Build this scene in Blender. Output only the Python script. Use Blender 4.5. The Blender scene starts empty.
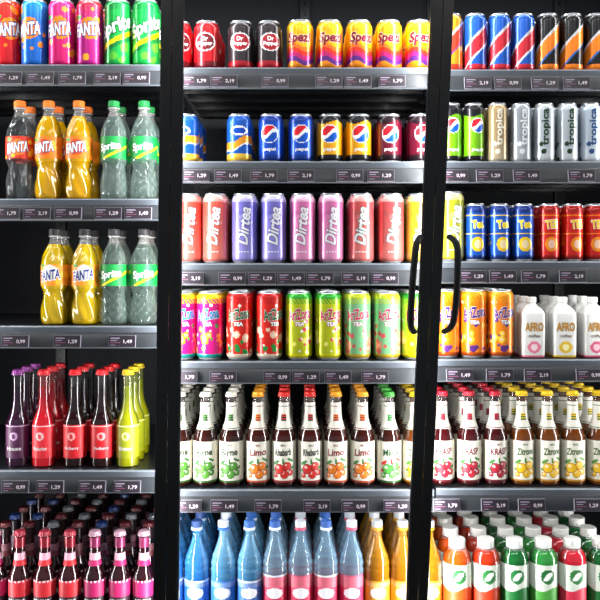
import bpy, bmesh, math, random
from mathutils import Vector, Matrix
random.seed(4)
S = bpy.context.scene
try:
    S.view_settings.view_transform = 'Standard'
except Exception:
    pass
D = 1.9; K = 0.0025; HZ = 270; ZC = 1.5
def PX(px, y=0): return (px-300)*K*(D+y)/D
def PZ(py, y=0): return ZC+(HZ-py)*K*(D+y)/D
COLL = S.collection

# ------------------------------------------------------------ colours
_cc = {}
def lin(c): return c/12.92 if c <= 0.04045 else ((c+0.055)/1.055)**2.4
def C(h, a=1.0):
    if isinstance(h, tuple): return h
    k = (h, a)
    if k not in _cc:
        _cc[k] = tuple(lin(int(h[i:i+2], 16)/255) for i in (1, 3, 5))+(a,)
    return _cc[k]
def mix(a, b, t):
    a = C(a); b = C(b); t = max(0, min(1, t))
    return tuple(a[i]*(1-t)+b[i]*t for i in range(4))

# ------------------------------------------------------------ materials
def newmat(name):
    m = bpy.data.materials.new(name); m.use_nodes = True
    return m, m.node_tree, m.node_tree.nodes['Principled BSDF']
def attr_mat(name, rough, metal, coat, alpha=False, spec=0.5):
    m, nt, b = newmat(name)
    at = nt.nodes.new('ShaderNodeAttribute'); at.attribute_name = 'Col'
    nz = nt.nodes.new('ShaderNodeTexNoise'); nz.inputs['Scale'].default_value = 60
    mr = nt.nodes.new('ShaderNodeMapRange')
    mr.inputs['To Min'].default_value = rough*0.85; mr.inputs['To Max'].default_value = rough*1.15
    nt.links.new(nz.outputs['Fac'], mr.inputs['Value'])
    nt.links.new(mr.outputs['Result'], b.inputs['Roughness'])
    nt.links.new(at.outputs['Color'], b.inputs['Base Color'])
    if alpha: nt.links.new(at.outputs['Alpha'], b.inputs['Alpha'])
    b.inputs['Metallic'].default_value = metal
    b.inputs['Coat Weight'].default_value = coat
    b.inputs['Coat Roughness'].default_value = 0.08
    b.inputs['Specular IOR Level'].default_value = spec
    return m
M_CAN = attr_mat('printed_aluminium', 0.3, 0.35, 0.3)
M_PAP = attr_mat('printed_label', 0.5, 0.0, 0.05)
M_GLS = attr_mat('tinted_bottle', 0.08, 0.0, 0.8, alpha=True, spec=0.6)
M_MET = attr_mat('bare_metal', 0.3, 0.9, 0.0)
M_BLK = attr_mat('black_lacquer', 0.3, 0.0, 0.1, spec=0.35)
M_HND = attr_mat('matt_black_grip', 0.55, 0.0, 0.0, spec=0.25)
def noise_mat(name, c1, c2, rough, scale):
    m, nt, b = newmat(name)
    nz = nt.nodes.new('ShaderNodeTexNoise'); nz.inputs['Scale'].default_value = scale
    r = nt.nodes.new('ShaderNodeValToRGB')
    r.color_ramp.elements[0].color = c1; r.color_ramp.elements[1].color = c2
    nt.links.new(nz.outputs['Fac'], r.inputs[0]); nt.links.new(r.outputs[0], b.inputs['Base Color'])
    b.inputs['Roughness'].default_value = rough
    return m
M_INT = noise_mat('dark_liner', (0.003, 0.004, 0.006, 1), (0.010, 0.012, 0.017, 1), 0.6, 3)
M_INT.node_tree.nodes['Principled BSDF'].inputs['Specular IOR Level'].default_value = .3
M_FLOOR = noise_mat('floor_tile', (0.22, 0.22, 0.22, 1), (0.3, 0.3, 0.29, 1), 0.4, 3)
M_WALL = noise_mat('plaster', (0.3, 0.3, 0.3, 1), (0.36, 0.36, 0.36, 1), 0.8, 5)

# ------------------------------------------------------------ mesh builder
class MB:
    def __init__(s): s.v = []; s.f = []; s.c = []; s.m = []
    def add(s, v, f, c, m):
        o = len(s.v); s.v += v
        s.f += [tuple(i+o for i in q) for q in f]
        s.c += (c if isinstance(c, list) else [C(c)]*len(f))
        s.m += [m]*len(f)
        return s
    def merge(s, b):
        o = len(s.v); s.v += b.v; s.f += [tuple(i+o for i in q) for q in b.f]
        s.c += b.c; s.m += b.m; return s
    def mesh(s, name):
        me = bpy.data.meshes.new(name)
        me.from_pydata(s.v, [], s.f)
        mats = []
        for m in s.m:
            if m not in mats: mats.append(m)
        for m in mats: me.materials.append(m)
        ix = {m: i for i, m in enumerate(mats)}
        me.polygons.foreach_set('material_index', [ix[m] for m in s.m])
        ca = me.color_attributes.new('Col', 'FLOAT_COLOR', 'CORNER')
        buf = []
        for q, c in zip(s.f, s.c): buf.extend(c*len(q))
        ca.data.foreach_set('color', buf)
        me.polygons.foreach_set('use_smooth', [True]*len(s.f))
        me.update()
        me.set_sharp_from_angle(angle=0.7)
        return me

def box(mb, x0, x1, y0, y1, z0, z1, c, m):
    v = [(x0, y0, z0), (x1, y0, z0), (x1, y1, z0), (x0, y1, z0), (x0, y0, z1), (x1, y0, z1), (x1, y1, z1), (x0, y1, z1)]
    f = [(0, 3, 2, 1), (4, 5, 6, 7), (0, 1, 5, 4), (1, 2, 6, 5), (2, 3, 7, 6), (3, 0, 4, 7)]
    return mb.add(v, f, c, m)

def lathe(mb, prof, paint, m, seg=None, step=None, rref=None, rmod=None, sq=0):
    """prof in mm (r,z). paint: colour or f(u,z)->colour, u = arc mm from the front."""
    const = not callable(paint)
    if seg is None: seg = 28 if const and rmod is None else 80
    if step is None: step = 1000 if const and rmod is None else 2.4
    P = [prof[0]]
    for a, b in zip(prof, prof[1:]):
        n = max(1, math.ceil(math.hypot(b[0]-a[0], b[1]-a[1])/step)) if abs(b[1]-a[1]) > 1 else 1
        for i in range(1, n+1): P.append((a[0]+(b[0]-a[0])*i/n, a[1]+(b[1]-a[1])*i/n))
    rr = rref or max(p[0] for p in P)
    V = []; rings = []
    for r, z in P:
        if r < 0.01:
            rings.append([len(V)]*seg); V.append((0, 0, z/1000)); continue
        ring = []
        for i in range(seg):
            a = -math.pi+2*math.pi*i/seg
            q = r+(rmod(a, z) if rmod else 0)
            if sq:
                e = 2+sq*min(1, max(0, (r-14)/10))
                q *= (abs(math.sin(a))**e+abs(math.cos(a))**e)**(-1/e)
            ring.append(len(V)); V.append((q/1000*math.sin(a), -q/1000*math.cos(a), z/1000))
        rings.append(ring)
    F = []; CC = []
    cc = C(paint) if const else None
    for k in range(len(P)-1):
        A = rings[k]; B = rings[k+1]; zc = (P[k][1]+P[k+1][1])/2
        for i in range(seg):
            j = (i+1) % seg
            q = []
            for w in (A[i], A[j], B[j], B[i]):
                if w not in q: q.append(w)
            if len(q) < 3: continue
            F.append(tuple(q))
            CC.append(cc if const else C(paint((-math.pi+2*math.pi*(i+.5)/seg)*rr, zc)))
    return mb.add(V, F, CC, m)

def smooth(pts, n=4):
    out = []
    for i in range(len(pts)-1):
        p0 = pts[max(0, i-1)]; p1 = pts[i]; p2 = pts[i+1]; p3 = pts[min(len(pts)-1, i+2)]
        for k in range(n):
            t = k/n; q = []
            for d in (0, 1):
                q.append(0.5*((2*p1[d])+(-p0[d]+p2[d])*t+(2*p0[d]-5*p1[d]+4*p2[d]-p3[d])*t*t+(-p0[d]+3*p1[d]-3*p2[d]+p3[d])*t**3))
            out.append(tuple(q))
    out.append(pts[-1]); return out
def rat(prof, z):
    for a, b in zip(prof, prof[1:]):
        if a[1] <= z <= b[1] and b[1] > a[1]:
            return a[0]+(b[0]-a[0])*(z-a[1])/(b[1]-a[1])
    return prof[-1][0]
def band(prof, z0, z1, off=0.4, n=10):
    return [(rat(prof, z0+(z1-z0)*i/n)+off, z0+(z1-z0)*i/n) for i in range(n+1)]

# ------------------------------------------------------------ lettering
_tc = {}
def text2d(s, bold):
    k = (s, bold)
    if k in _tc: return _tc[k]
    cu = bpy.data.curves.new('lettering', 'FONT'); cu.body = s; cu.resolution_u = 3; cu.offset = bold
    ob = bpy.data.objects.new('lettering', cu); COLL.objects.link(ob)
    bpy.context.view_layer.update()
    dg = bpy.context.evaluated_depsgraph_get()
    me = bpy.data.meshes.new_from_object(ob.evaluated_get(dg), depsgraph=dg)
    V = [(v.co.x, v.co.y) for v in me.vertices]; F = [tuple(p.vertices) for p in me.polygons]
    bpy.data.objects.remove(ob); bpy.data.curves.remove(cu); bpy.data.meshes.remove(me)
    xs = [p[0] for p in V]; ys = [p[1] for p in V]
    cx = (min(xs)+max(xs))/2; cy = (min(ys)+max(ys))/2
    w = max(xs)-min(xs); h = max(ys)-min(ys)
    _tc[k] = ([(x-cx, y-cy) for x, y in V], F, w, h)
    return _tc[k]
def flat_text(s, w=None, h=None, bold=0.02, rot=0, shear=0, u0=0, z0=0):
    V, F, tw, th = text2d(s, bold)
    sx = (w/tw) if w else (h/th); sz = (h/th) if h else sx
    ca, sa = math.cos(rot), math.sin(rot); out = []
    for x, y in V:
        x, y = x*sx+shear*y*sz, y*sz
        out.append((x*ca-y*sa+u0, x*sa+y*ca+z0))
    return out, F
def wrap(mb, V2, F, R, col, m, off=0.45, slice_=4.0):
    bm = bmesh.new(); vs = [bm.verts.new((x, z, 0)) for x, z in V2]
    for f in F:
        try: bm.faces.new([vs[i] for i in f])
        except Exception: pass
    lo = min(p[0] for p in V2); hi = max(p[0] for p in V2); x = math.floor(lo/slice_)*slice_+slice_
    while x < hi:
        bmesh.ops.bisect_plane(bm, geom=bm.verts[:]+bm.edges[:]+bm.faces[:], plane_co=(x, 0, 0), plane_no=(1, 0, 0))
        x += slice_
    bm.verts.index_update()
    V = []
    for v in bm.verts:
        a = v.co.x/R; r = (R+off)/1000
        V.append((r*math.sin(a), -r*math.cos(a), v.co.y/1000))
    FF = [tuple(v.index for v in f.verts) for f in bm.faces]
    bm.free(); mb.add(V, FF, col, m)
def decal(mb, s, R, z, col, m, w=None, h=None, bold=0.02, rot=0, shear=0, u=0, off=0.45, outline=None, ob=0.07):
    if outline:
        V, F, tw, th = text2d(s, bold); V2, F2, tw2, th2 = text2d(s, ob)
        ww = w*tw2/tw if w else None; hh = h*th2/th if h else None
        a, f = flat_text(s, ww, hh, ob, rot, shear, u, z); wrap(mb, a, f, R, outline, m, off)
        off += 0.25
    a, f = flat_text(s, w, h, bold, rot, shear, u, z); wrap(mb, a, f, R, col, m, off)

# ------------------------------------------------------------ kinds
class Kind: pass
def finish(name, cat, label, parts, r):
    k = Kind(); k.name = name; k.cat = cat; k.label = label; k.r = r/1000
    j = MB()
    for p in parts: j.merge(p[1])
    k.joined = j.mesh(name)
    k.parts = [(p[0], p[1].mesh(p[0]), p[2]) for p in parts]
    return k

SIL = '#c9ccd2'
def lid_parts(r, H):
    lid = MB()
    lathe(lid, [(r*.80, H-3.5), (r*.845, H-2.5), (r*.85, H), (r*.80, H), (r*.775, H-4), (0, H-4)], SIL, M_MET, seg=32)
    tab = MB()
    n = 14; V = []; F = []
    for i in range(n):
        a = 2*math.pi*i/n
        for rr_, zz in ((1, H-3), (1, H-2), (.55, H-2), (.55, H-3)):
            V.append((7*rr_*math.sin(a)/1000, (-7-10*rr_*math.cos(a))/1000+0.005, zz/1000))
    for i in range(n):
        j = (i+1) % n
        for k in range(4):
            l = (k+1) % 4; F.append((i*4+k, j*4+k, j*4+l, i*4+l))
    tab.add(V, F, '#b9bcc2', M_MET)
    lathe(tab, [(3, H-4), (3, H-1.6), (0, H-1.4)], '#b9bcc2', M_MET, seg=10)
    return lid, tab
def can(label, r, H, paint, texts=()):
    b = MB()
    prof = [(0, 6), (r*.6, 3), (r*.74, 0), (r*.79, 0), (r*.86, 3), (r*.97, 8), (r, 12), (r, H-16), (r*.97, H-12), (r*.86, H-5), (r*.81, H-3.5)]
    def p(u, z):
        if z < 4 or z > H-5.5: return SIL
        return paint(u, z)
    lathe(b, prof, p, M_CAN)
    for t in texts:
        t = dict(t); s = t.pop('s'); z = t.pop('z'); c = t.pop('c'); decal(b, s, r, z, c, M_CAN, **t)
    lid, tab = lid_parts(r, H)
    return finish('beverage_can', 'can', label, [('body', b, None), ('lid', lid, None), ('pull_tab', tab, 1)], r)

def blobs(seed, n, w, z0, z1, r0, r1):
    rnd = random.Random(seed)
    return [(rnd.uniform(-w, w), rnd.uniform(z0, z1), rnd.uniform(r0, r1)) for _ in range(n)]
def inb(bl, u, z, s=1):
    for x, y, r in bl:
        if (u-x)**2+(z-y)**2 < (r*s)**2: return True
    return False

def fanta_can(bg, bg2, acc, out, seed, label):
    bl = blobs(seed, 22, 95, 10, 155, 4, 9); H = 168
    def p(u, z):
        if (u-4)**2+(z-94)**2 < 27**2: return '#ff8a12'
        if (u+26)**2/90+(z-122)**2/30 < 1: return '#2f9a3a'
        if inb(bl, u, z): return acc
        return mix(bg, bg2, (z-110)/60)
    return can(label, 33, H, p, [dict(s='FANTA', z=92, c='#ffffff', w=64, h=32, bold=.035, rot=.14, shear=.12, outline=out, ob=.1)])
def sprite_can():
    bl = blobs(5, 9, 90, 15, 60, 6, 14)
    def p(u, z):
        w = z-60-0.5*u
        if 0 < w < 12: return '#ffe800'
        if -12 < w < 0: return '#0a7a35'
        if inb(bl, u, z): return '#5cc034'
        if z > 140: return '#0c8a3c'
        return '#12a545'
    return can('green aluminium soda can with a yellow slash and big white lettering', 33, 168, p,
               [dict(s='Sprite', z=97, c='#ffffff', w=96, h=46, bold=.03, rot=.38, shear=.2, outline='#0b6b30', ob=.09)])
def spezi():
    H = 124
    def p(u, z):
        w = z+6*math.sin(u/11)
        if w > 98: return '#ffc81a'
        if w > 60: return '#ffb208'
        if w > 50: return '#f9761a'
        if w > 39: return '#e6301e'
        if w > 28: return '#c92070'
        if w > 16: return '#5c2680'
        return '#f28c14'
    return can('yellow soda can with orange, pink and purple retro waves', 33, H, p,
               [dict(s='Spezi', z=76, c='#8a1238', w=60, h=33, bold=.04, rot=.0, shear=.15, outline='#fff0c0', ob=.075)])
def cherry(bg, bg2, label):
    def p(u, z):
        e = (u/24)**2+((z-68)/20)**2
        if e < 1: return bg2
        if e < 1.3: return '#f2f2f2'
        if z < 22: return bg2
        return bg
    return can(label, 32, 122, p, [dict(s='Dr', z=76, c='#ffffff', w=16, h=11, bold=.04), dict(s='Pepper', z=63, c='#ffffff', w=38, h=13, bold=.04)])
def cola(bg, top, label, r=31.5, H=120, zc=70, R=21):
    def p(u, z):
        d = math.hypot(u, z-zc)
        if d < R:
            t = .35; q = -u*math.sin(t)+(z-zc)*math.cos(t); s_ = u*math.cos(t)+(z-zc)*math.sin(t)
            q -= 4*math.sin(s_/7)
            return '#e5202e' if q > 4 else ('#ffffff' if q > -4 else '#0b57c4')
        if d < R+2: return '#ffffff'
        if z > zc+R+8+4*math.sin(u/10): return top
        if z < 18: return top
        return bg
    return can(label, r, H, p, [dict(s='pepsi', z=31, c='#ffffff', w=32, h=11, bold=.03)])
def bluecan():
    def p(u, z):
        w = z-0.3*u-4*math.sin(u/9)
        if (u/22)**2+((z-78)/12)**2 < 1: return '#ffffff' if (u/17)**2+((z-78)/8)**2 > 1 else '#0c4cc0'
        if 40 < w < 58: return '#f39a1e'
        if 36 < w <= 40: return '#ffffff'
        if z < 22: return '#f5c542'
        return '#1458b8'
    return can('blue soda can with an orange diagonal band', 31.5, 120, p)
def dirtea(c1, c2, ink, label):
    bl = blobs(3, 14, 95, 15, 150, 3, 8)
    def p(u, z):
        if inb(bl, u, z): return mix(c1, '#ffffff', .22 if abs(u) > 16 else .12)
        if inb(bl, u+14, z-9, .8): return mix(c1, ink, .25)
        if z > 150: return mix(c2, '#ffffff', .2)
        if 26 < z < 30 and abs(u) < 14 and int((u+100)/2.5) % 3: return '#f4f4f4'
        return mix(c2, c1, z/130)
    return can(label, 31.5, 172, p, [dict(s='Dirtea', z=94, c='#ececf0', w=92, h=29, bold=.03, rot=math.pi/2-.1, shear=.28, outline=ink, ob=.065)])
def arizona(bg, top, bot, b1, b2, ink, seed, label):
    bl = blobs(seed, 16, 95, 18, 85, 5, 11); bl2 = blobs(seed+9, 18, 95, 15, 100, 3, 7); bl3 = blobs(seed+20, 14, 95, 15, 140, 2, 4)
    def p(u, z):
        if z > 150: return top
        if z < 14: return bot
        if 138 < z <= 150 and (int((u+300+z)/5) % 2): return top
        if inb(bl3, u, z): return '#f4f0e0'
        if inb(bl, u, z, .5): return mix(b1, '#ffffff', .3)
        if inb(bl, u, z): return b1
        if inb(bl2, u, z): return b2
        return bg
    return can(label, 33, 168, p, [dict(s='AriZona', z=112, c=ink, w=60, h=27, bold=.03, rot=.14, outline='#ffffff', ob=.06),
                                   dict(s='TEA', z=88, c='#ffffff', w=24, h=10, bold=.04, outline=ink, ob=.1)])
def energy(a, b, c, label, txt=None):
    def p(u, z):
        w = z-1.0*u
        if w > 100: return a
        if w > 92: return '#c8cace'
        if w > 52: return b
        if w > 46: return c
        return a if z > 20 else b
    return can(label, 28.5, 146, p)
def tropic(bg, bg2, ink, label, word='tropica'):
    bl = blobs(8, 7, 70, 10, 50, 4, 9)
    def p(u, z):
        if inb(bl, u, z): return ink
        if z < 12: return bg2
        return mix(bg2, bg, z/60)
    return can(label, 26, 148, p, [dict(s=word, z=88, c=ink, w=92, h=22, bold=.03, rot=math.pi/2)])
def slim(bg, bg2, disc, ink, word, label):
    bl = blobs(len(word)+31, 14, 80, 15, 65, 3, 6)
    def p(u, z):
        if (u/16)**2+((z-42)/18)**2 < 1:
            return mix(disc, '#ffffff', .4) if (u/9)**2+((z-42)/11)**2 < 1 else disc
        if inb(bl, u, z): return mix(bg, disc, .5)
        if 66 < z < 70 or 112 < z < 115: return disc
        if z > 120: return bg2
        if z < 14: return bg2
        return bg
    return can(label, 26.5, 142, p, [dict(s=word, z=91, c=ink, w=31, h=21, bold=.04, outline='#ffffff', ob=.075, rot=.08)])

# ---- bottles
def ribcap(r, z0, z1, col, n=20):
    c = MB()
    lathe(c, [(r-1, z0), (r, z0+1), (r, z1-1.5), (r-1.5, z1), (0, z1)], col, M_PAP, seg=n*2, step=500, rmod=lambda a, z: (.35 if int((a+10)*n/math.pi+.5) % 2 else -.35) if z0+.5 < z < z1-1 else 0)
    return c
def crown(z0, z1, col, r=15):
    c = MB()
    lathe(c, [(r-1.5, z0+1.5), (r+.6, z0), (r-.6, z0+4), (r-1.5, z1-1.5), (r-4, z1), (0, z1)], col, M_CAN, seg=42, rmod=lambda a, z: .6*math.cos(21*a) if z < z0+4.5 else 0, step=500)
    return c
def pet(label, zs, liq, alpha, capc, labp, word, wcol, wout, twist):
    prof = smooth([(24, 0), (30, 3), (32.6, 12), (32.8, 36), (30.5, 58), (26.8, 78), (30.5, 92), (33, 99), (33, 156), (31.4, 167), (25.5, 186), (17, 205), (12.2, 219), (12, 233)], 3)
    prof = [(r, z*zs) for r, z in prof]
    prof = [(0, 3)]+prof
    b = MB()
    if twist: rm = lambda a, z: (1.3*math.sin(7*a+z/11) if 12 < z < 78 else (1.1*math.sin(7*a-z/11) if 168*zs < z < 200*zs else 0))
    else: rm = lambda a, z: (1.2*math.sin(9*a)*math.sin(z/3.4) if 10 < z < 85 else (1.0*math.sin(9*a)*math.sin(z/3.4) if 165*zs < z < 200*zs else 0))
    R = 33
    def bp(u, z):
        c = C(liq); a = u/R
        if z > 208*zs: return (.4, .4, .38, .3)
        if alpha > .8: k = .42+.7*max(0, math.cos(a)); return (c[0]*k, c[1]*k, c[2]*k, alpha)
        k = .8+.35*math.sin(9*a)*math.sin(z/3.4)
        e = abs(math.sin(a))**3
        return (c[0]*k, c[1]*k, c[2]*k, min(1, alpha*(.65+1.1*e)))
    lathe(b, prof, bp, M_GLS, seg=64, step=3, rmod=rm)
    lathe(b, [(12, 226*zs), (15.4, 227*zs), (15.4, 229*zs), (12, 230*zs)], (.6, .6, .6, .7), M_GLS)
    cap = ribcap(14, 231*zs, 247*zs, capc)
    l = MB(); lathe(l, band(prof, 100*zs, 155*zs, .5, 3), labp, M_PAP)
    decal(l, word, 33.5, 128*zs, wcol, M_PAP, w=54, h=25, bold=.035, rot=.14, shear=.15, outline=wout, ob=.09)
    return finish('plastic_bottle', 'bottle', label, [('bottle_body', b, None), ('cap', cap, None), ('label_sleeve', l, None)], 33.5)

def longneck(label, liq, liqn, alpha, capc, labp, neckp, texts, r=30, H=230, lz=(12, 112), nz=(140, 200), sh=None, foil=None):
    s = H/230
    mid = sh or [(r, 60*s), (r, 112*s), (r-2.8, 126*s), (20.5, 142*s), (15.2, 158*s), (13.2, 176*s)]
    prof = [(0, 4)]+smooth([(22, 0), (r-1.5, 2), (r, 8)]+mid+[(12.4, 214*s)], 3)+[(14.2, 216*s), (14.2, 222*s), (12.2, 223*s)]
    b = MB()
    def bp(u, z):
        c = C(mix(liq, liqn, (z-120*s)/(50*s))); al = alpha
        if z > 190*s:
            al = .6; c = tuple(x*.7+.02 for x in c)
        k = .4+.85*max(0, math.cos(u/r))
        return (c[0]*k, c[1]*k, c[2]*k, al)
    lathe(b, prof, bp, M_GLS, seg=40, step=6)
    parts = [('bottle_body', b, None), ('crown_cap', crown(218*s, H, capc, 14.5), None)]
    l = MB(); lathe(l, band(prof, lz[0], lz[1], .4, 4), labp, M_PAP, rref=r)
    for t in texts:
        t = dict(t); w = t.pop('s'); z = t.pop('z'); c = t.pop('c'); decal(l, w, r+.4, z, c, M_PAP, **t)
    parts.append(('label', l, None))
    if neckp:
        n = MB(); lathe(n, band(prof, nz[0]*s, nz[1]*s, .4, 8), neckp, M_PAP, rref=15, seg=40)
        parts.append(('neck_label', n, None))
    if foil:
        n = MB(); lathe(n, band(prof, 188*s, 214*s, .5, 4), foil, M_CAN, rref=15, seg=32)
        parts.append(('neck_foil', n, None))
    return finish('glass_bottle', 'bottle', label, parts, r)

def juice(label, capc, ink, fr, fr2, liq, word, dark=None):
    dark = dark or fr
    F_ = [(-10, 43, 13), (10, 50, 11), (3, 30, 11), (19, 33, 8), (-20, 27, 7)]
    L_ = [(-18, 58, 9, 4, .6), (18, 65, 9, 3.5, -.5), (-22, 37, 8, 3, -.4), (0, 61, 3, 8, .1), (24, 46, 7, 3, .8)]
    def lp(u, z):
        for x, y, r in F_:
            d = math.hypot(u-x, z-y)
            if d < r:
                if math.hypot(u-x+r*.3, z-y-r*.3) < r*.3: return mix(fr, '#ffffff', .45)
                return fr if d < r-2 else dark
        for x, y, a, b, t in L_:
            du, dz = u-x, z-y; p = du*math.cos(t)+dz*math.sin(t); q = -du*math.sin(t)+dz*math.cos(t)
            if (p/a)**2+(q/b)**2 < 1: return fr2
        if z < 14: return dark
        if abs(u) > 26: return '#c9c4b2'
        return '#e0dccd'
    def npnt(u, z):
        if 140 < z < 142 or 194 < z < 196: return ink
        if 158 < z < 176 and abs(u) < 8: return ink if int(z/3) % 2 else fr
        return '#cdcabe'
    return longneck(label, liq, liq, .97, capc, lp, npnt, [dict(s=word, z=84, c=ink, w=42, h=17, bold=.03, rot=.06, shear=.1), dict(s='BIO', z=101, c=ink, w=12, h=5, bold=.02)], nz=(138, 204), lz=(10, 110))

def softbottle(label, liq, liqn, capc, lab, ring, word):
    def lp(u, z):
        d = math.hypot(u, z-76)
        if d < 10: return ring
        if 100 < z < 101.5: return ring
        return lab
    sh = [(28, 60), (27.8, 100), (25, 116), (18, 134), (13.8, 152), (12.4, 176)]
    return longneck(label, liq, liqn, .85, capc, lp, None,
                    [dict(s=word, z=46, c='#e8e4e4', w=36, h=9, bold=.01), dict(s='B', z=76, c=lab, h=11, bold=.05, off=.9)], r=28, H=238, lz=(22, 104), sh=sh)
def bombay(label, lab, capc, liq, word, foil, nl='#d8a8ba'):
    def lp(u, z):
        if 40 < z < 62: return '#2a0d1c'
        if z > 98: return '#e8d0d8' if int((u+100)/5) % 2 else lab
        return lab
    def npnt(u, z): return nl if 150 < z < 166 else lab
    sh = [(27, 60), (27, 104), (24, 118), (17, 134), (13.5, 150), (12.2, 172)]
    return longneck(label, liq, liq, .95, capc, lp, npnt, [dict(s=word, z=51, c='#ffffff', w=44, h=13, bold=.03)], r=27, H=220, nz=(142, 174), lz=(14, 103), sh=sh, foil=foil)

def water(label, liq, liqn, alpha, capc, lab, cap2, lh=104):
    prof = [(0, 4)]+smooth([(26, 0), (29.5, 3), (30.8, 10), (30.8, 60), (30.8, 128), (30.2, 144), (26.5, 160), (19.5, 178), (13.5, 194), (11.3, 206), (11, 230)], 5)
    b = MB()
    ribs = lambda z: 122 < z < 172
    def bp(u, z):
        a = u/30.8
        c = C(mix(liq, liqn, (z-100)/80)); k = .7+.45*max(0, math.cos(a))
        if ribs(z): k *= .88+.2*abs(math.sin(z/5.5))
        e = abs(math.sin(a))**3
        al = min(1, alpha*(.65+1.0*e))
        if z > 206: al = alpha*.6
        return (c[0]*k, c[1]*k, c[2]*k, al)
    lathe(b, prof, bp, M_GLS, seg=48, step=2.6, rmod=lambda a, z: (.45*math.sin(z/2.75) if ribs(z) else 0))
    cap = ribcap(13.2, 229, 245, capc)
    lathe(cap, [(12.6, 222), (14.6, 223), (14.6, 228), (12.6, 229)], cap2, M_PAP)
    l = MB()
    def lp(u, z):
        if z > lh-5: return cap2
        if (u/21)**2+((z-74)/13)**2 < 1: return '#f0f0f4'
        if z > 88: return mix(lab, '#ffffff', .12)
        return lab
    lathe(l, band(prof, 22, lh, .5, 4), lp, M_PAP)
    return finish('plastic_bottle', 'bottle', label, [('bottle_body', b, None), ('screw_cap', cap, None), ('label', l, None)], 31)

def tea(label, liq, lab, leaf, capc='#e6e6e0'):
    prof = [(0, 4)]+smooth([(27, 0), (33, 3), (34.6, 10), (34.6, 60), (34.6, 142), (33.6, 156), (28.5, 169), (21.5, 178), (18, 185)], 3)
    b = MB()
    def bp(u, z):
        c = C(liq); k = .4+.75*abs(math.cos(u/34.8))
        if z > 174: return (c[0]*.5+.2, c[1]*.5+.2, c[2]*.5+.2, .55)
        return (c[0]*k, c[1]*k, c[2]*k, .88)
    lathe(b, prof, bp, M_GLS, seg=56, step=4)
    cap = ribcap(20, 184, 201, capc, 24)
    lathe(cap, [(20, 180), (20.8, 181), (20.8, 183.5), (20, 184)], capc, M_PAP)
    l = MB()
    def lp(u, z):
        d = math.hypot(u, (z-116))
        p = u*.7+(z-116)*.7; q = -u*.7+(z-116)*.7
        if abs(q) < .9 and abs(p) < 14: return '#ffffff'
        if (p/14)**2+(q/6.5)**2 < 1: return '#f4f8f0'
        if d < 18: return leaf
        if z > 84+5*math.sin(u/12): return '#dce3d6'
        if z < 36: return leaf
        return lab
    lathe(l, band(prof, 28, 144, .5, 4), lp, M_PAP)
    return finish('plastic_bottle', 'bottle', label, [('bottle_body', b, None), ('screw_cap', cap, None), ('label_sleeve', l, None)], 34.8)

def coffee(label, acc, acc2, ink):
    b = MB()
    W = '#dfdeda'
    prof = [(0, 2)]+smooth([(24, 0), (27, 1.5), (28.8, 6), (29.2, 50), (29, 102), (27.6, 111), (22, 121), (14.5, 128), (11.5, 132), (11, 137)], 3)
    def p(u, z):
        if abs(u) < 34:
            e = (u/15)**2+((z-26)/15)**2
            if e < .3: return acc2
            if e < 1: return acc
        if z < 5: return acc
        if 101 < z < 103: return acc
        return W
    lathe(b, prof, p, M_PAP, seg=96, step=2.4, sq=3.5)
    for s, z, ww, hh, c in (('AFRO', 76, 46, 22, '#b07c14'), ('coffee', 54, 28, 8, '#6a5c48')):
        T2, FF = flat_text(s, ww, hh, .04 if hh > 10 else .02, 0, 0, 0, z)
        b.add([(x/1000, -.0304+.000002*x*x, zz/1000) for x, zz in T2], FF, c, M_PAP)
    cc = ribcap(12.5, 135, 149, '#e8e8e4', 16)
    return finish('plastic_bottle', 'bottle', label, [('bottle_body', b, None), ('screw_cap', cc, None)], 32)

CNT = 0
def place(kind, px, z, rot=0, nb=2, group='', gap=.004, square=False, alts=None):
    global CNT
    front = kind
    for i in range(nb+1):
        kind = alts[(i*3+int(px)) % len(alts)] if (alts and i) else front
        a = math.radians(rot)+random.uniform(-.05, .05)*(1 if i == 0 else 8)
        if square: a = random.uniform(-.03, .03)
        loc = (PX(px)+(random.uniform(-.0005, .0005) if i else 0), i*(2*kind.r+gap), z)
        if i == 0:
            root = bpy.data.objects.new(kind.name, None); root.empty_display_size = .03
            COLL.objects.link(root); obs = []
            for nm, me, par in kind.parts:
                o = bpy.data.objects.new(nm, me); COLL.objects.link(o)
                o.parent = root if par is None else obs[par]
                obs.append(o)
        else:
            root = bpy.data.objects.new(kind.name, kind.joined); COLL.objects.link(root)
        root.location = loc; root.rotation_euler = (0, 0, a)
        root['label'] = kind.label; root['category'] = kind.cat; root['group'] = group
        CNT += 1

# ------------------------------------------------------------ cooler
X0, X1 = PX(-95), PX(705)
fridge = bpy.data.objects.new('display_refrigerator', None); COLL.objects.link(fridge)
fridge['label'] = 'tall black three-door drinks refrigerator with lit shelves'
fridge['category'] = 'refrigerator'
def part(name, mb, parent=fridge, label=None):
    me = mb.mesh(name); o = bpy.data.objects.new(name, me); COLL.objects.link(o); o.parent = parent
    if label: o['label'] = label
    return o
BK = '#08080a'
def bx(name, *a, c=BK, m=M_INT, label=None):
    b = MB(); box(b, *a, c, m); return part(name, b, label=label)
bx('back_panel', X0, X1, .56, .60, .12, 2.5)
bx('side_panel', X0-.04, X0, -.10, .60, .12, 2.5)
bx('side_panel', X1, X1+.04, -.10, .60, .12, 2.5)
bx('top_panel', X0-.04, X1+.04, -.10, .60, 2.5, 2.56)
bx('base_cabinet', X0-.04, X1+.04, -.10, .60, 0, .12)
for px in (-60, 60, 160, 305, 432, 560, 690):
    b = MB(); x = PX(px, .54)
    box(b, x-.015, x+.015, .545, .56, .5, 2.45, '#1e2023', M_BLK)
    for i in range(60):
        z = .55+i*.031; box(b, x-.004, x+.004, .5445, .5452, z, z+.016, '#000000', M_BLK)
    part('shelf_upright', b)

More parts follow.
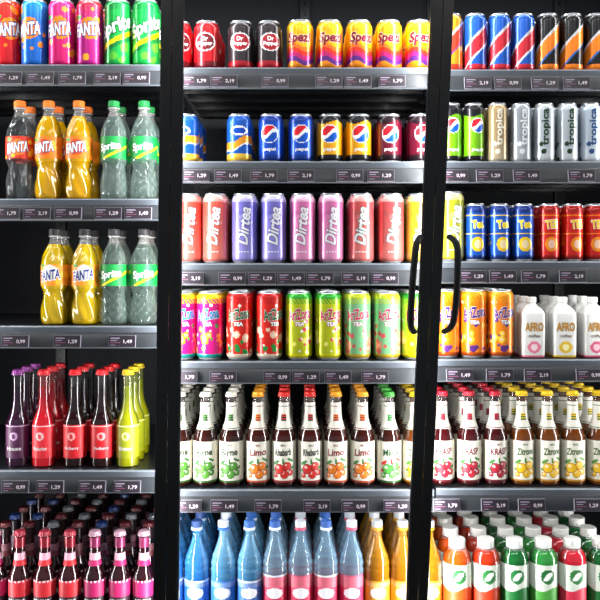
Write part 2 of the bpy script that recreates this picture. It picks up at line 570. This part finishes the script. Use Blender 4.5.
BAYS = {'l': (-92, 163, [66, 199, 325, 468, None]),
        'm': (174, 434, [69, 162, 263, 360, 487, None]),
        'r': (436, 702, [71, 162, 261, 358, 486, None])}
SZ = {}
for b_, (a, c, rows) in BAYS.items():
    for i, py in enumerate(rows):
        z = .63 if py is None else PZ(py, -.033)
        SZ[b_, i] = z
        xa, xb = PX(a, -.05), PX(c, -.05)
        mb = MB()
        box(mb, xa, xb, -.044, .5, z-.018, z-.0005, '#17191d', M_BLK)
        for k in range(5):
            yy = .02+k*.1; box(mb, xa, xb, yy, yy+.012, z-.026, z-.018, '#15171a', M_BLK)
        sh = part('shelf', mb, label='dark metal shelf with grey price rail')
        rl = MB()
        P = [(-.044, -.001), (-.050, -.001), (-.053, -.004), (-.053, -.017), (-.056, -.020), (-.060, -.052), (-.056, -.055), (-.048, -.022), (-.044, -.020)]
        cols = ['#4c5259', '#6c747c', '#50565e', '#101215', '#23272c', '#4c5359', '#202327', '#202327', '#202327']
        V = [(xx, y, z+zz) for xx in (xa, xb) for y, zz in P]; n = len(P)
        F = [(k, (k+1) % n, n+(k+1) % n, n+k) for k in range(n)]+[tuple(reversed(range(n))), tuple(range(n, 2*n))]
        rl.add(V, F, [C(c_) for c_ in cols]+[C('#333333')]*2, M_PAP)
        part('price_rail', rl, sh, 'grey plastic price rail')

zt, zb = PZ(0, -.12), PZ(600, -.12)
def ln(t, b):
    xt, xb = PX(t, -.12), PX(b, -.12)
    return lambda z: xb+(xt-xb)*(z-zb)/(zt-zb)
def slab(mb, fa, fb, y0, y1, z0, z1, c, m):
    v = [(fa(z0), y0, z0), (fb(z0), y0, z0), (fb(z0), y1, z0), (fa(z0), y1, z0), (fa(z1), y0, z1), (fb(z1), y0, z1), (fb(z1), y1, z1), (fa(z1), y1, z1)]
    f = [(0, 3, 2, 1), (4, 5, 6, 7), (0, 1, 5, 4), (1, 2, 6, 5), (2, 3, 7, 6), (3, 0, 4, 7)]
    mb.add(v, f, c, m)
def tube(mb, pts, r, c, m, n=16, flat=1.0):
    V = []; F = []
    for i, p in enumerate(pts):
        a = Vector(pts[max(0, i-1)]); b = Vector(pts[min(len(pts)-1, i+1)]); t = (b-a).normalized()
        s = Vector((1, 0, 0)); u = t.cross(s).normalized(); s = u.cross(t).normalized()
        for k in range(n):
            q = 2*math.pi*k/n; w = Vector(p)+s*(r*math.cos(q))+u*(r*flat*math.sin(q)); V.append(tuple(w))
    for i in range(len(pts)-1):
        for k in range(n):
            l = (k+1) % n; F.append((i*n+k, i*n+l, (i+1)*n+l, (i+1)*n+k))
    F.append(tuple(reversed(range(n)))); F.append(tuple((len(pts)-1)*n+k for k in range(n)))
    mb.add(V, F, c, m)
DZ0, DZ1 = .2, 2.46
doors = [((-94, -94), (-82, -82), (163, 155), (173, 166.4), None),
         ((173.6, 167), (183, 178), (432, 407), (442, 416.4), (417, 236, 410, 333)),
         ((442.6, 417), (452, 426), (690, 690), (702, 702), (458, 236, 453, 333))]
for a, b, c, d, h in doors:
    A, B, Cc, Dd = ln(*a), ln(*b), ln(*c), ln(*d)
    mb = MB()
    slab(mb, A, B, -.136, -.104, DZ0, DZ1, '#030304', M_BLK)
    slab(mb, Cc, Dd, -.136, -.104, DZ0, DZ1, '#030304', M_BLK)
    slab(mb, B, Cc, -.136, -.104, DZ1-.05, DZ1, '#030304', M_BLK)
    slab(mb, B, Cc, -.136, -.104, DZ0, DZ0+.05, '#030304', M_BLK)
    gb = lambda z, B=B: B(z)+.003
    gc = lambda z, Cc=Cc: Cc(z)-.003
    dr = part('door', mb, label='black-framed cooler door')
    g = MB()
    slab(g, B, gb, -.128, -.116, DZ0+.05, DZ1-.05, '#2c2f33', M_BLK)
    slab(g, gc, Cc, -.128, -.116, DZ0+.05, DZ1-.05, '#2c2f33', M_BLK)
    part('gasket', g, dr, 'grey rubber door gasket')
    if h:
        hb = MB(); yb = -.168
        xt, zt_, xb_, zb_ = PX(h[0], yb), PZ(h[1], yb), PX(h[2], yb), PZ(h[3], yb)
        sgn = 1 if h[0] < 440 else -1
        pts = []
        N = 36
        for i in range(N+1):
            t = i/N
            e = (1-abs(2*t-1)**10)
            bow = math.sin(math.pi*t)
            x = xt+(xb_-xt)*t+sgn*.014*(1-e)-sgn*.003*bow
            y = -.134-(.032+.006*bow)*e
            pts.append((x, y, zt_+(zb_-zt_)*t))
        tube(hb, pts, .0078, '#040405', M_HND, flat=.8)
        part('handle', hb, dr, 'slim bowed black bar handle')

# ------------------------------------------------------------ price tags
PR = ['1,29', '1,79', '0,99', '1,49', '2,19']
tagm = []
for p in PR:
    b = MB(); box(b, -.0325, .0325, 0, .006, -.0145, .0145, '#6d6a74', M_PAP)
    s = MB(); box(s, -.0313, .0313, -.0006, -.0001, -.0133, .0133, '#211a24', M_PAP)
    T2, FF = flat_text(p, .021, .010, .025, 0, 0, .014, -.001)
    s.add([(x, -.0009, zz) for x, zz in T2], FF, '#d0c2cc', M_PAP)
    def bar(x0, x1, z0, z1, c): s.add([(x0, -.0008, z0), (x1, -.0008, z0), (x1, -.0008, z1), (x0, -.0008, z1)], [(0, 1, 2, 3)], c, M_PAP)
    bar(-.028, -.006, .006, .009, '#94869a'); bar(-.028, -.012, .001, .003, '#94869a'); bar(-.028, -.004, -.004, -.0025, '#8a4a68'); bar(-.028, -.016, -.010, -.008, '#7a6c80')
    tagm.append((b.mesh('price_tag'), s.mesh('screen')))
TAGS = {('l', 0): [8, 40, 72, 107, 136], ('l', 1): [6, 37, 68, 108, 138], ('l', 2): [15, 67, 122], ('l', 3): [15, 50, 92, 127],
        ('m', 0): [196, 224, 275, 329, 358, 392], ('m', 1): [196, 228, 264, 301, 350, 381], ('m', 2): [190, 232, 262, 291, 320, 355, 385],
        ('m', 3): [184, 223, 277, 306, 338, 375], ('m', 4): [188, 224, 268, 317, 355, 397],
        ('r', 0): [478, 508, 545, 577], ('r', 1): [455, 490, 527, 582], ('r', 2): [473, 503, 535, 573], ('r', 3): [460, 500, 538, 590], ('r', 4): [447, 495, 532, 588]}
ti = 0
for (b_, i), xs in TAGS.items():
    for px in xs:
        bm_, sm_ = tagm[(ti*3+i) % 5]; ti += 1
        o = bpy.data.objects.new('price_tag', bm_); COLL.objects.link(o)
        s = bpy.data.objects.new('screen', sm_); COLL.objects.link(s); s.parent = o
        o.location = (PX(px, -.066), -.066, SZ[b_, i]-.037); o.rotation_euler = (-.13, 0, 0)
        o['label'] = 'dark electronic price tag clipped on a grey shelf rail'; o['category'] = 'price tag'; o['group'] = 'price tags on the shelf rails'

# ------------------------------------------------------------ drinks
F1 = fanta_can('#d0101e', '#e8381e', '#ff8a1e', '#2a2f86', 1, 'red fruit soda can with orange bubbles and white lettering')
F2 = fanta_can('#0c66c8', '#1a9ce4', '#ff8f1a', '#123a8c', 2, 'bright blue fruit soda can with white lettering')
F3 = fanta_can('#d8146e', '#e83a90', '#ff9a3a', '#3b2a8c', 3, 'magenta fruit soda can with white lettering')
F4 = fanta_can('#b81880', '#dc3a26', '#ffb02a', '#4a2a90', 4, 'pink and purple fruit soda can with white lettering')
SP = sprite_can()
g = 'cans on the top shelf'
for px, k, r in ((8, F1, 25), (35, F2, -12), (62, F3, 0), (90, F4, 8), (118, SP, 5), (146, SP, 14)):
    place(k, px, SZ['l', 0], r, 1, g)
DP1 = cherry('#c8141e', '#6c101c', 'red cherry cola can with a white-edged oval')
DP2 = cherry('#2e272b', '#a81424', 'dark grey cherry cola can with a red oval')
SZI = spezi()
for px, k, r in ((179, DP1, 20), (207, DP1, -5), (241, DP2, 0), (269, DP2, 8), (300, SZI, -8), (329.5, SZI, 3), (359, SZI, 12), (388.5, SZI, -5), (418, SZI, 4)):
    place(k, px, SZ['m', 0], r, 2, g)
E1 = energy('#1656b8', '#c82434', '#e8e8ee', 'blue and red energy drink can with silver slash')
E3 = energy('#0c0d10', '#f2801a', '#2b66b4', 'black and orange energy drink can')
E0 = energy('#d8931e', '#da3e26', '#7d3590', 'yellow and red energy drink can')
for px, k, r in ((451, E0, 0), (475, E1, 5), (499, E1, -5), (523, E1, 12), (547, E3, 0), (571, E3, 8), (595, E3, -6)):
    place(k, px, SZ['r', 0], r, 2, g)

g = 'bottles on the second shelf'
def fl(bg, b2, seed):
    bl = blobs(seed, 10, 90, 104, 150, 5, 9)
    def p(u, z):
        if (u-2)**2+(z-128)**2 < 20**2: return b2
        if (u+22)**2/70+(z-147)**2/22 < 1: return '#2f9a3a'
        if inb(bl, u, z): return '#ffb21c'
        return bg
    return p
BF = pet('orange soda bottle with orange cap and orange label', 1.0, '#c89400', .97, '#f07208', fl('#f57e0a', '#e0500e', 4), 'FANTA', '#ffffff', '#1b2f7e', True)
BF0 = pet('clear soda bottle with orange cap and red label', 1.0, '#5c6264', .36, '#f07208', fl('#dc3214', '#f5820c', 6), 'FANTA', '#ffffff', '#1b2f7e', True)
def spl(u, z):
    if 105 < z-0.5*u < 111: return '#ffe800'
    return '#0c9440'
BS = pet('clear lemon soda bottle with green cap and green label', 1.0, '#8ba39b', .32, '#128a3e', spl, 'Sprite', '#ffffff', '#0b6b30', False)
for px, k, r in ((20, BF0, 8), (49, BF, -6), (79, BF, 4), (114, BS, -4), (144, BS, 6)):
    place(k, px, SZ['l', 1], r, 1, g)
PB = cola('#0c4cc0', '#0a3690', 'blue cola can with a round red, white and blue emblem')
PY = cola('#f4a90e', '#121218', 'yellow and black cola can with a round emblem')
PR_ = cola('#6a0c28', '#1e0a14', 'dark red cola can with a round emblem')
PG = cola('#6fb010', '#121218', 'lime green and black cola can with a round emblem', 26, 148, 92, 17)
BC = bluecan()
g = 'cans on the second shelf'
for px, k, r in ((187, BC, -20), (239.5, BC, 0), (271, PB, -5), (301, PB, 5), (330, PY, -5), (358.5, PY, 5), (389, PR_, 0), (419.5, PR_, 8)):
    place(k, px, SZ['m', 1], r, 2, g)
T1 = tropic('#a08860', '#c8b898', '#f2ead8', 'slim beige drink can with pale vertical lettering')
T2_ = tropic('#8d939a', '#b4b8bd', '#f0f2f4', 'slim silver drink can with pale vertical lettering')
T3 = tropic('#b4bcc2', '#d4d9dd', '#1c3a1e', 'slim white drink can with dark green vertical lettering')
T4 = tropic('#b8c4d0', '#d4dce4', '#2a4a7a', 'slim white drink can with blue vertical lettering')
for px, k, r in ((451, PG, 0), (473.5, PG, 15), (497, T1, 0), (520.5, T2_, 5), (544, T3, -5), (567, T3, 6), (590, T4, 0)):
    place(k, px, SZ['r', 1], r, 2, g)

g = 'bottles on the third shelf'
BF2 = pet('yellow soda bottle with black cap and pale orange label', .96, '#bc9a04', .97, '#1c1c1e', fl('#f09218', '#e8e4da', 9), 'FANTA', '#1b2f7e', '#ffffff', True)
BS2 = pet('clear lemon soda bottle with dark cap and green label', .96, '#7f968c', .32, '#2b2d30', spl, 'Sprite', '#ffffff', '#0b6b30', False)
for px, k, r in ((55, BF2, -8), (85, BF2, 6), (114, BS2, 0), (144, BS2, 8)):
    place(k, px, SZ['l', 2], r, 1, g)
DC = dirtea('#dc5446', '#ea7c6e', '#a03830', 'tall salmon iced tea can with white vertical script')
DPu = dirtea('#756ec4', '#9a92d6', '#3c3488', 'tall lavender iced tea can with white vertical script')
DPk = dirtea('#d470a6', '#e294be', '#8a2a68', 'tall pink iced tea can with white vertical script')
DRo = dirtea('#cc5254', '#e27c76', '#2a6a50', 'tall rose-red iced tea can with white vertical script')
DL = dirtea('#a4a824', '#c8bc34', '#5a7a1a', 'tall lime-yellow iced tea can with white vertical script')
g = 'tall cans on the third shelf'
for px, k, r in ((189, DC, 10), (215.5, DC, -5), (244.5, DPu, 0), (273.5, DPu, 6), (302.5, DPk, -4), (331, DPk, 4), (361, DRo, 0), (391, DRo, 8), (419, DL, 0), (451, DL, 10)):
    place(k, px, SZ['m', 2] if px < 432 else SZ['r', 2], r, 2, g)
SB = slim('#1450b0', '#0c2f78', '#f0c414', '#f8d820', 'Tea', 'slim blue iced tea can with yellow emblem')
ST = slim('#cc1c12', '#9c140e', '#f08c14', '#f8cc10', 'TEE', 'slim red iced tea can with yellow lettering')
for px, k, r in ((475, SB, 0), (499, SB, 6), (523, SB, -6), (548.5, ST, 0), (572, ST, 8), (595, ST, -5)):
    place(k, px, SZ['r', 2], r, 2, g)

LP = softbottle('purple soda bottle with violet label', '#2a0c24', '#1a0816', '#7a2a7a', '#4a1a40', '#c8a0c8', 'House')
LR = softbottle('bright red soda bottle with red label', '#b81420', '#801018', '#d01824', '#d42430', '#f0c0c0', 'Rhabarber')
LD = softbottle('dark bottle with red label and red cap', '#1c0608', '#100304', '#dc101c', '#c4101c', '#f0a0a0', 'Redberry')
LY = softbottle('yellow-green soda bottle with yellow label', '#8a8c08', '#62680c', '#d8b810', '#8c9210', '#e8e4a0', 'Bitter')
g = 'glass bottles on the fourth shelf'
for px, k, r in ((18, LP, 0), (44, LR, 0), (75, LD, -5), (102, LD, 8), (128, LY, 0)):
    place(k, px, SZ['l', 3], r, 2, g, gap=.008)
A1 = arizona('#d4187c', '#f0cc14', '#1a9890', '#f8960e', '#2ca43a', '#1a8cc4', 11, 'tall magenta iced tea can with fruit print')
A2 = arizona('#d42014', '#b81414', '#ecd8c0', '#f0c4a0', '#1a8a3a', '#10602c', 12, 'tall red iced tea can with fruit print')
A3 = arizona('#b4bc10', '#2c9e2a', '#dcd410', '#f0e850', '#dc3a5a', '#c0184c', 13, 'tall lime-yellow iced tea can with fruit print')
A4 = arizona('#7cbc84', '#b4c424', '#c8a82c', '#e88c64', '#dc5454', '#d03c5c', 14, 'tall mint green iced tea can with peach print')
A6 = arizona('#e87c08', '#e89810', '#b84c0c', '#f0c020', '#5a2a7a', '#4a1a7a', 16, 'tall orange iced tea can with purple print')
g = 'tall cans on the fourth shelf'
for px, k, r in ((183, A1, 12), (210, A1, -4), (239.5, A2, 0), (269, A2, 30), (299, A3, 0), (328.5, A3, 8), (357.5, A4, -4), (387, A4, 6), (415, A3, 0)):
    place(k, px, SZ['m', 3], r, 3, g)
for px, k, r in ((446, A6, 0), (473, A6, -5), (500, A6, 8)):
    place(k, px, SZ['r', 3], r, 3, g)
K1 = coffee('white coffee drink bottle with pink print and white cap', '#e07890', '#f4d8dc', '#b08020')
K2 = coffee('white coffee drink bottle with yellow print and white cap', '#e0b82a', '#f8ecb0', '#b08020')
K3 = coffee('white coffee drink bottle with rose print and white cap', '#d05a7a', '#f0c0cc', '#b08020')
for px, k in ((531, K1), (562, K2), (592, K3)):
    place(k, px, SZ['r', 3], 0, 2, 'coffee drinks on the fourth shelf', square=True)

J1 = juice('brown lemonade bottle with cream label and black print', '#d8d4c8', '#1e3a24', '#4c8a2a', '#2c6a2a', '#260a05', 'Birne', '#2a5a1a')
J2 = juice('brown lemonade bottle with cream label and red fruit print', '#c81e18', '#24241e', '#cc2418', '#2c7a2a', '#340a05', 'Rhabarb', '#8a100c')
J3 = juice('brown lemonade bottle with cream label and orange fruit print', '#e09410', '#7a1418', '#e07a10', '#2c7a2a', '#300c06', 'Limo', '#a83c0c')
J4 = juice('brown lemonade bottle with green cap and cream label', '#2c8a2a', '#1a4a2a', '#4a983a', '#c82418', '#2a0c05', 'Minze', '#1a5a1c')
J5 = juice('dark red lemonade bottle with cream label and berry print', '#b8142c', '#6a1024', '#a8142c', '#2c7a2a', '#340608', 'KRASP', '#5a0818')
J6 = juice('golden lemonade bottle with yellow cap and lemon print', '#dcb810', '#3a5a24', '#e4b410', '#4c8a2a', '#5c2c04', 'Zitrone', '#b07c08')
g = 'lemonade bottles on the fifth shelf'
for px, k, r in ((180, J1, 5), (205.5, J1, 0), (231.5, J1, -5), (258, J3, 5), (284, J2, 0), (310, J2, 6), (336, J3, -5), (362.5, J3, 0), (389, J4, 5), (415, J6, 0)):
    place(k, px, SZ['m', 4], r, 4, g, gap=.006)
for px, k, r in ((442, J5, 0), (469, J5, -5), (495, J5, 5), (521.5, J6, 0), (547, J6, 6), (572.5, J6, -5), (598, J6, 0)):
    place(k, px, SZ['r', 4], r, 4, g, gap=.006)

B1 = bombay('small dark soda bottle with magenta label', '#b41c5e', '#b890a0', '#200409', 'BONZAR', '#8c3058')
B2 = bombay('small dark soda bottle with red label', '#cc2430', '#a83848', '#2a0508', 'BONZAR', '#902030')
B3 = bombay('small dark soda bottle with silver cap, darkened for rear-row shade', '#4a1028', '#5c6066', '#140305', 'BONZAR', '#1c1418', '#6a4452')  # rear copies: back-of-shelf shade put into darker cap and label colours
B4 = bombay('small dark soda bottle with blue cap, darkened for rear-row shade', '#401028', '#142c60', '#140305', 'BONZAR', '#18141c', '#5a4452')
B5 = bombay('small dark soda bottle with dark red cap, darkened for rear-row shade', '#4c1018', '#4c0e16', '#140305', 'BONZAR', '#1c0c0e', '#6a4048')
g = 'small glass bottles on the bottom shelf'
for i, px in enumerate((-4, 20, 45, 70, 95, 120, 144)):
    place(B2 if i in (1, 2, 3) else B1, px, SZ['l', 4], (i*7) % 11-5, 5, g, gap=.010, alts=[B3, B5, B4, B5, B3, B5])  # alts: rear bottles with shade painted into their colours
W0 = water('dark blue tinted water bottle with blue cap', '#1c5ca4', '#3a80bc', .75, '#1a3c74', '#1c58a8', '#b8c8d8')
W1 = water('light blue tinted water bottle with blue and white cap', '#4c98cc', '#7cb8dc', .55, '#2c64b4', '#2868b8', '#dce4ec')
W1b = water('light blue tinted water bottle with white cap', '#4c98cc', '#7cb8dc', .55, '#d0d8e0', '#2868b8', '#2c64b4')
W2 = water('clear water bottle with blue cap and pink label', '#98b0c8', '#94bcd8', .42, '#2c5cac', '#d42454', '#dce4ec', 118)
W2b = water('clear water bottle with white cap and pink label', '#98b0c8', '#94bcd8', .42, '#d0d4dc', '#d42454', '#c8506e', 118)
W3 = water('amber soda bottle with pale cap', '#a0600a', '#b07814', .88, '#b8bcc0', '#d89c1a', '#c8901a')
g = 'bottles on the bottom shelf'
for px, k in ((171, W0), (197, W0), (223.5, W1b), (249.5, W1), (275, W2), (300.5, W2b), (326, W2), (351.5, W2b), (377, W3), (402.5, W3), (429, W3)):
    place(k, px, SZ['m', 5], 0, 3, g, gap=.008)
Q1 = tea('orange tea bottle with white cap and round leaf emblem', '#cc4a08', '#dc500e', '#2a7a3a')
Q2 = tea('red-orange tea bottle with white cap and round leaf emblem', '#bc2c0a', '#d03810', '#2a7a3a')
Q3 = tea('green tea bottle with white cap and round leaf emblem', '#0c6228', '#10702c', '#187a38')
Q4 = tea('light green tea bottle with white cap and round leaf emblem', '#2c8a3a', '#48a03a', '#126a2a')
Q5 = tea('pink-red tea bottle with white cap and round leaf emblem', '#c41e30', '#d42c48', '#2a7a3a')
for px, k in ((457, Q1), (485.7, Q2), (514.4, Q3), (543.1, Q4), (571.8, Q5), (600.5, Q3)):
    place(k, px, SZ['r', 5], 0, 3, g, gap=.012)
print('placed', CNT)

# ------------------------------------------------------------ room
def struct(name, a, m):
    b = MB(); box(b, *a, '#888888', m); me = b.mesh(name); o = bpy.data.objects.new(name, me); COLL.objects.link(o); o['kind'] = 'structure'
struct('floor', (-4, 4, -4, 1.0, -.1, 0), M_FLOOR)
struct('wall_back', (-4, 4, .62, .72, 0, 3.1), M_WALL)
struct('ceiling', (-4, 4, -4, .72, 3.1, 3.2), M_WALL)

# ------------------------------------------------------------ lights
def area(name, loc, sx, sy, e, col=(1, 1, 1)):
    l = bpy.data.lights.new(name, 'AREA'); l.shape = 'RECTANGLE'; l.size = sx; l.size_y = sy; l.energy = e; l.color = col
    o = bpy.data.objects.new(name, l); COLL.objects.link(o); o.location = loc; return o
def aim(o, d): o.rotation_euler = Vector(d).to_track_quat('-Z', 'Y').to_euler()
for x in (-1.1, 0, 1.1):
    b = MB(); box(b, x-.32, x+.32, -2.1, -1.3, 3.05, 3.10, '#e8e8e8', M_PAP)
    me = b.mesh('ceiling_lamp'); o = bpy.data.objects.new('ceiling_lamp', me); COLL.objects.link(o)
    o['label'] = 'flat white ceiling light panel over the aisle'; o['category'] = 'lamp'; o['group'] = 'ceiling lamps over the aisle'
    a = area('aisle_light', (x, -1.7, 3.045), .6, .75, 16)
    aim(a, (0, .45, -1))
for px, sides in ((-80, (1,)), (168, (-1, 1)), (428, (-1, 1)), (690, (-1,))):
    x = PX(px, -.1)
    for s in sides:
        a = area('mullion_light', (x+s*.004, -.098, 1.4), 1.9, .018, 8)
        q = Vector((s*.9, .42, 0)).normalized()
        zl = -q; xl = Vector((0, 0, 1)); yl = zl.cross(xl)
        a.rotation_euler = Matrix((xl, yl, zl)).transposed().to_euler()
for (b_, i), z in SZ.items():
    a, c = BAYS[b_][:2]
    zl = z-.024
    xm = (PX(a)+PX(c))/2; w = abs(PX(c)-PX(a))-.03
    if z < .7: continue
    o = area('shelf_light', (xm, -.040, zl), w, .01, .42*w/.6)
    aim(o, (0, .15, -1))
for b_ in 'lmr':
    a, c = BAYS[b_][:2]; xm = (PX(a)+PX(c))/2; w = abs(PX(c)-PX(a))-.03
    o = area('header_light', (xm, -.07, 2.33), w, .02, 1.5); aim(o, (0, .3, -1))
w = bpy.data.worlds.new('World'); S.world = w; w.use_nodes = True
w.node_tree.nodes['Background'].inputs[0].default_value = (.85, .92, 1, 1)
w.node_tree.nodes['Background'].inputs[1].default_value = .33

# ------------------------------------------------------------ camera
cam = bpy.data.cameras.new('Camera'); co = bpy.data.objects.new('Camera', cam); COLL.objects.link(co)
co.location = (0, -D, ZC); co.rotation_euler = (math.pi/2, 0, 0)
cam.lens = 36*D/1.5; cam.sensor_width = 36; cam.shift_y = -30/600
S.camera = co
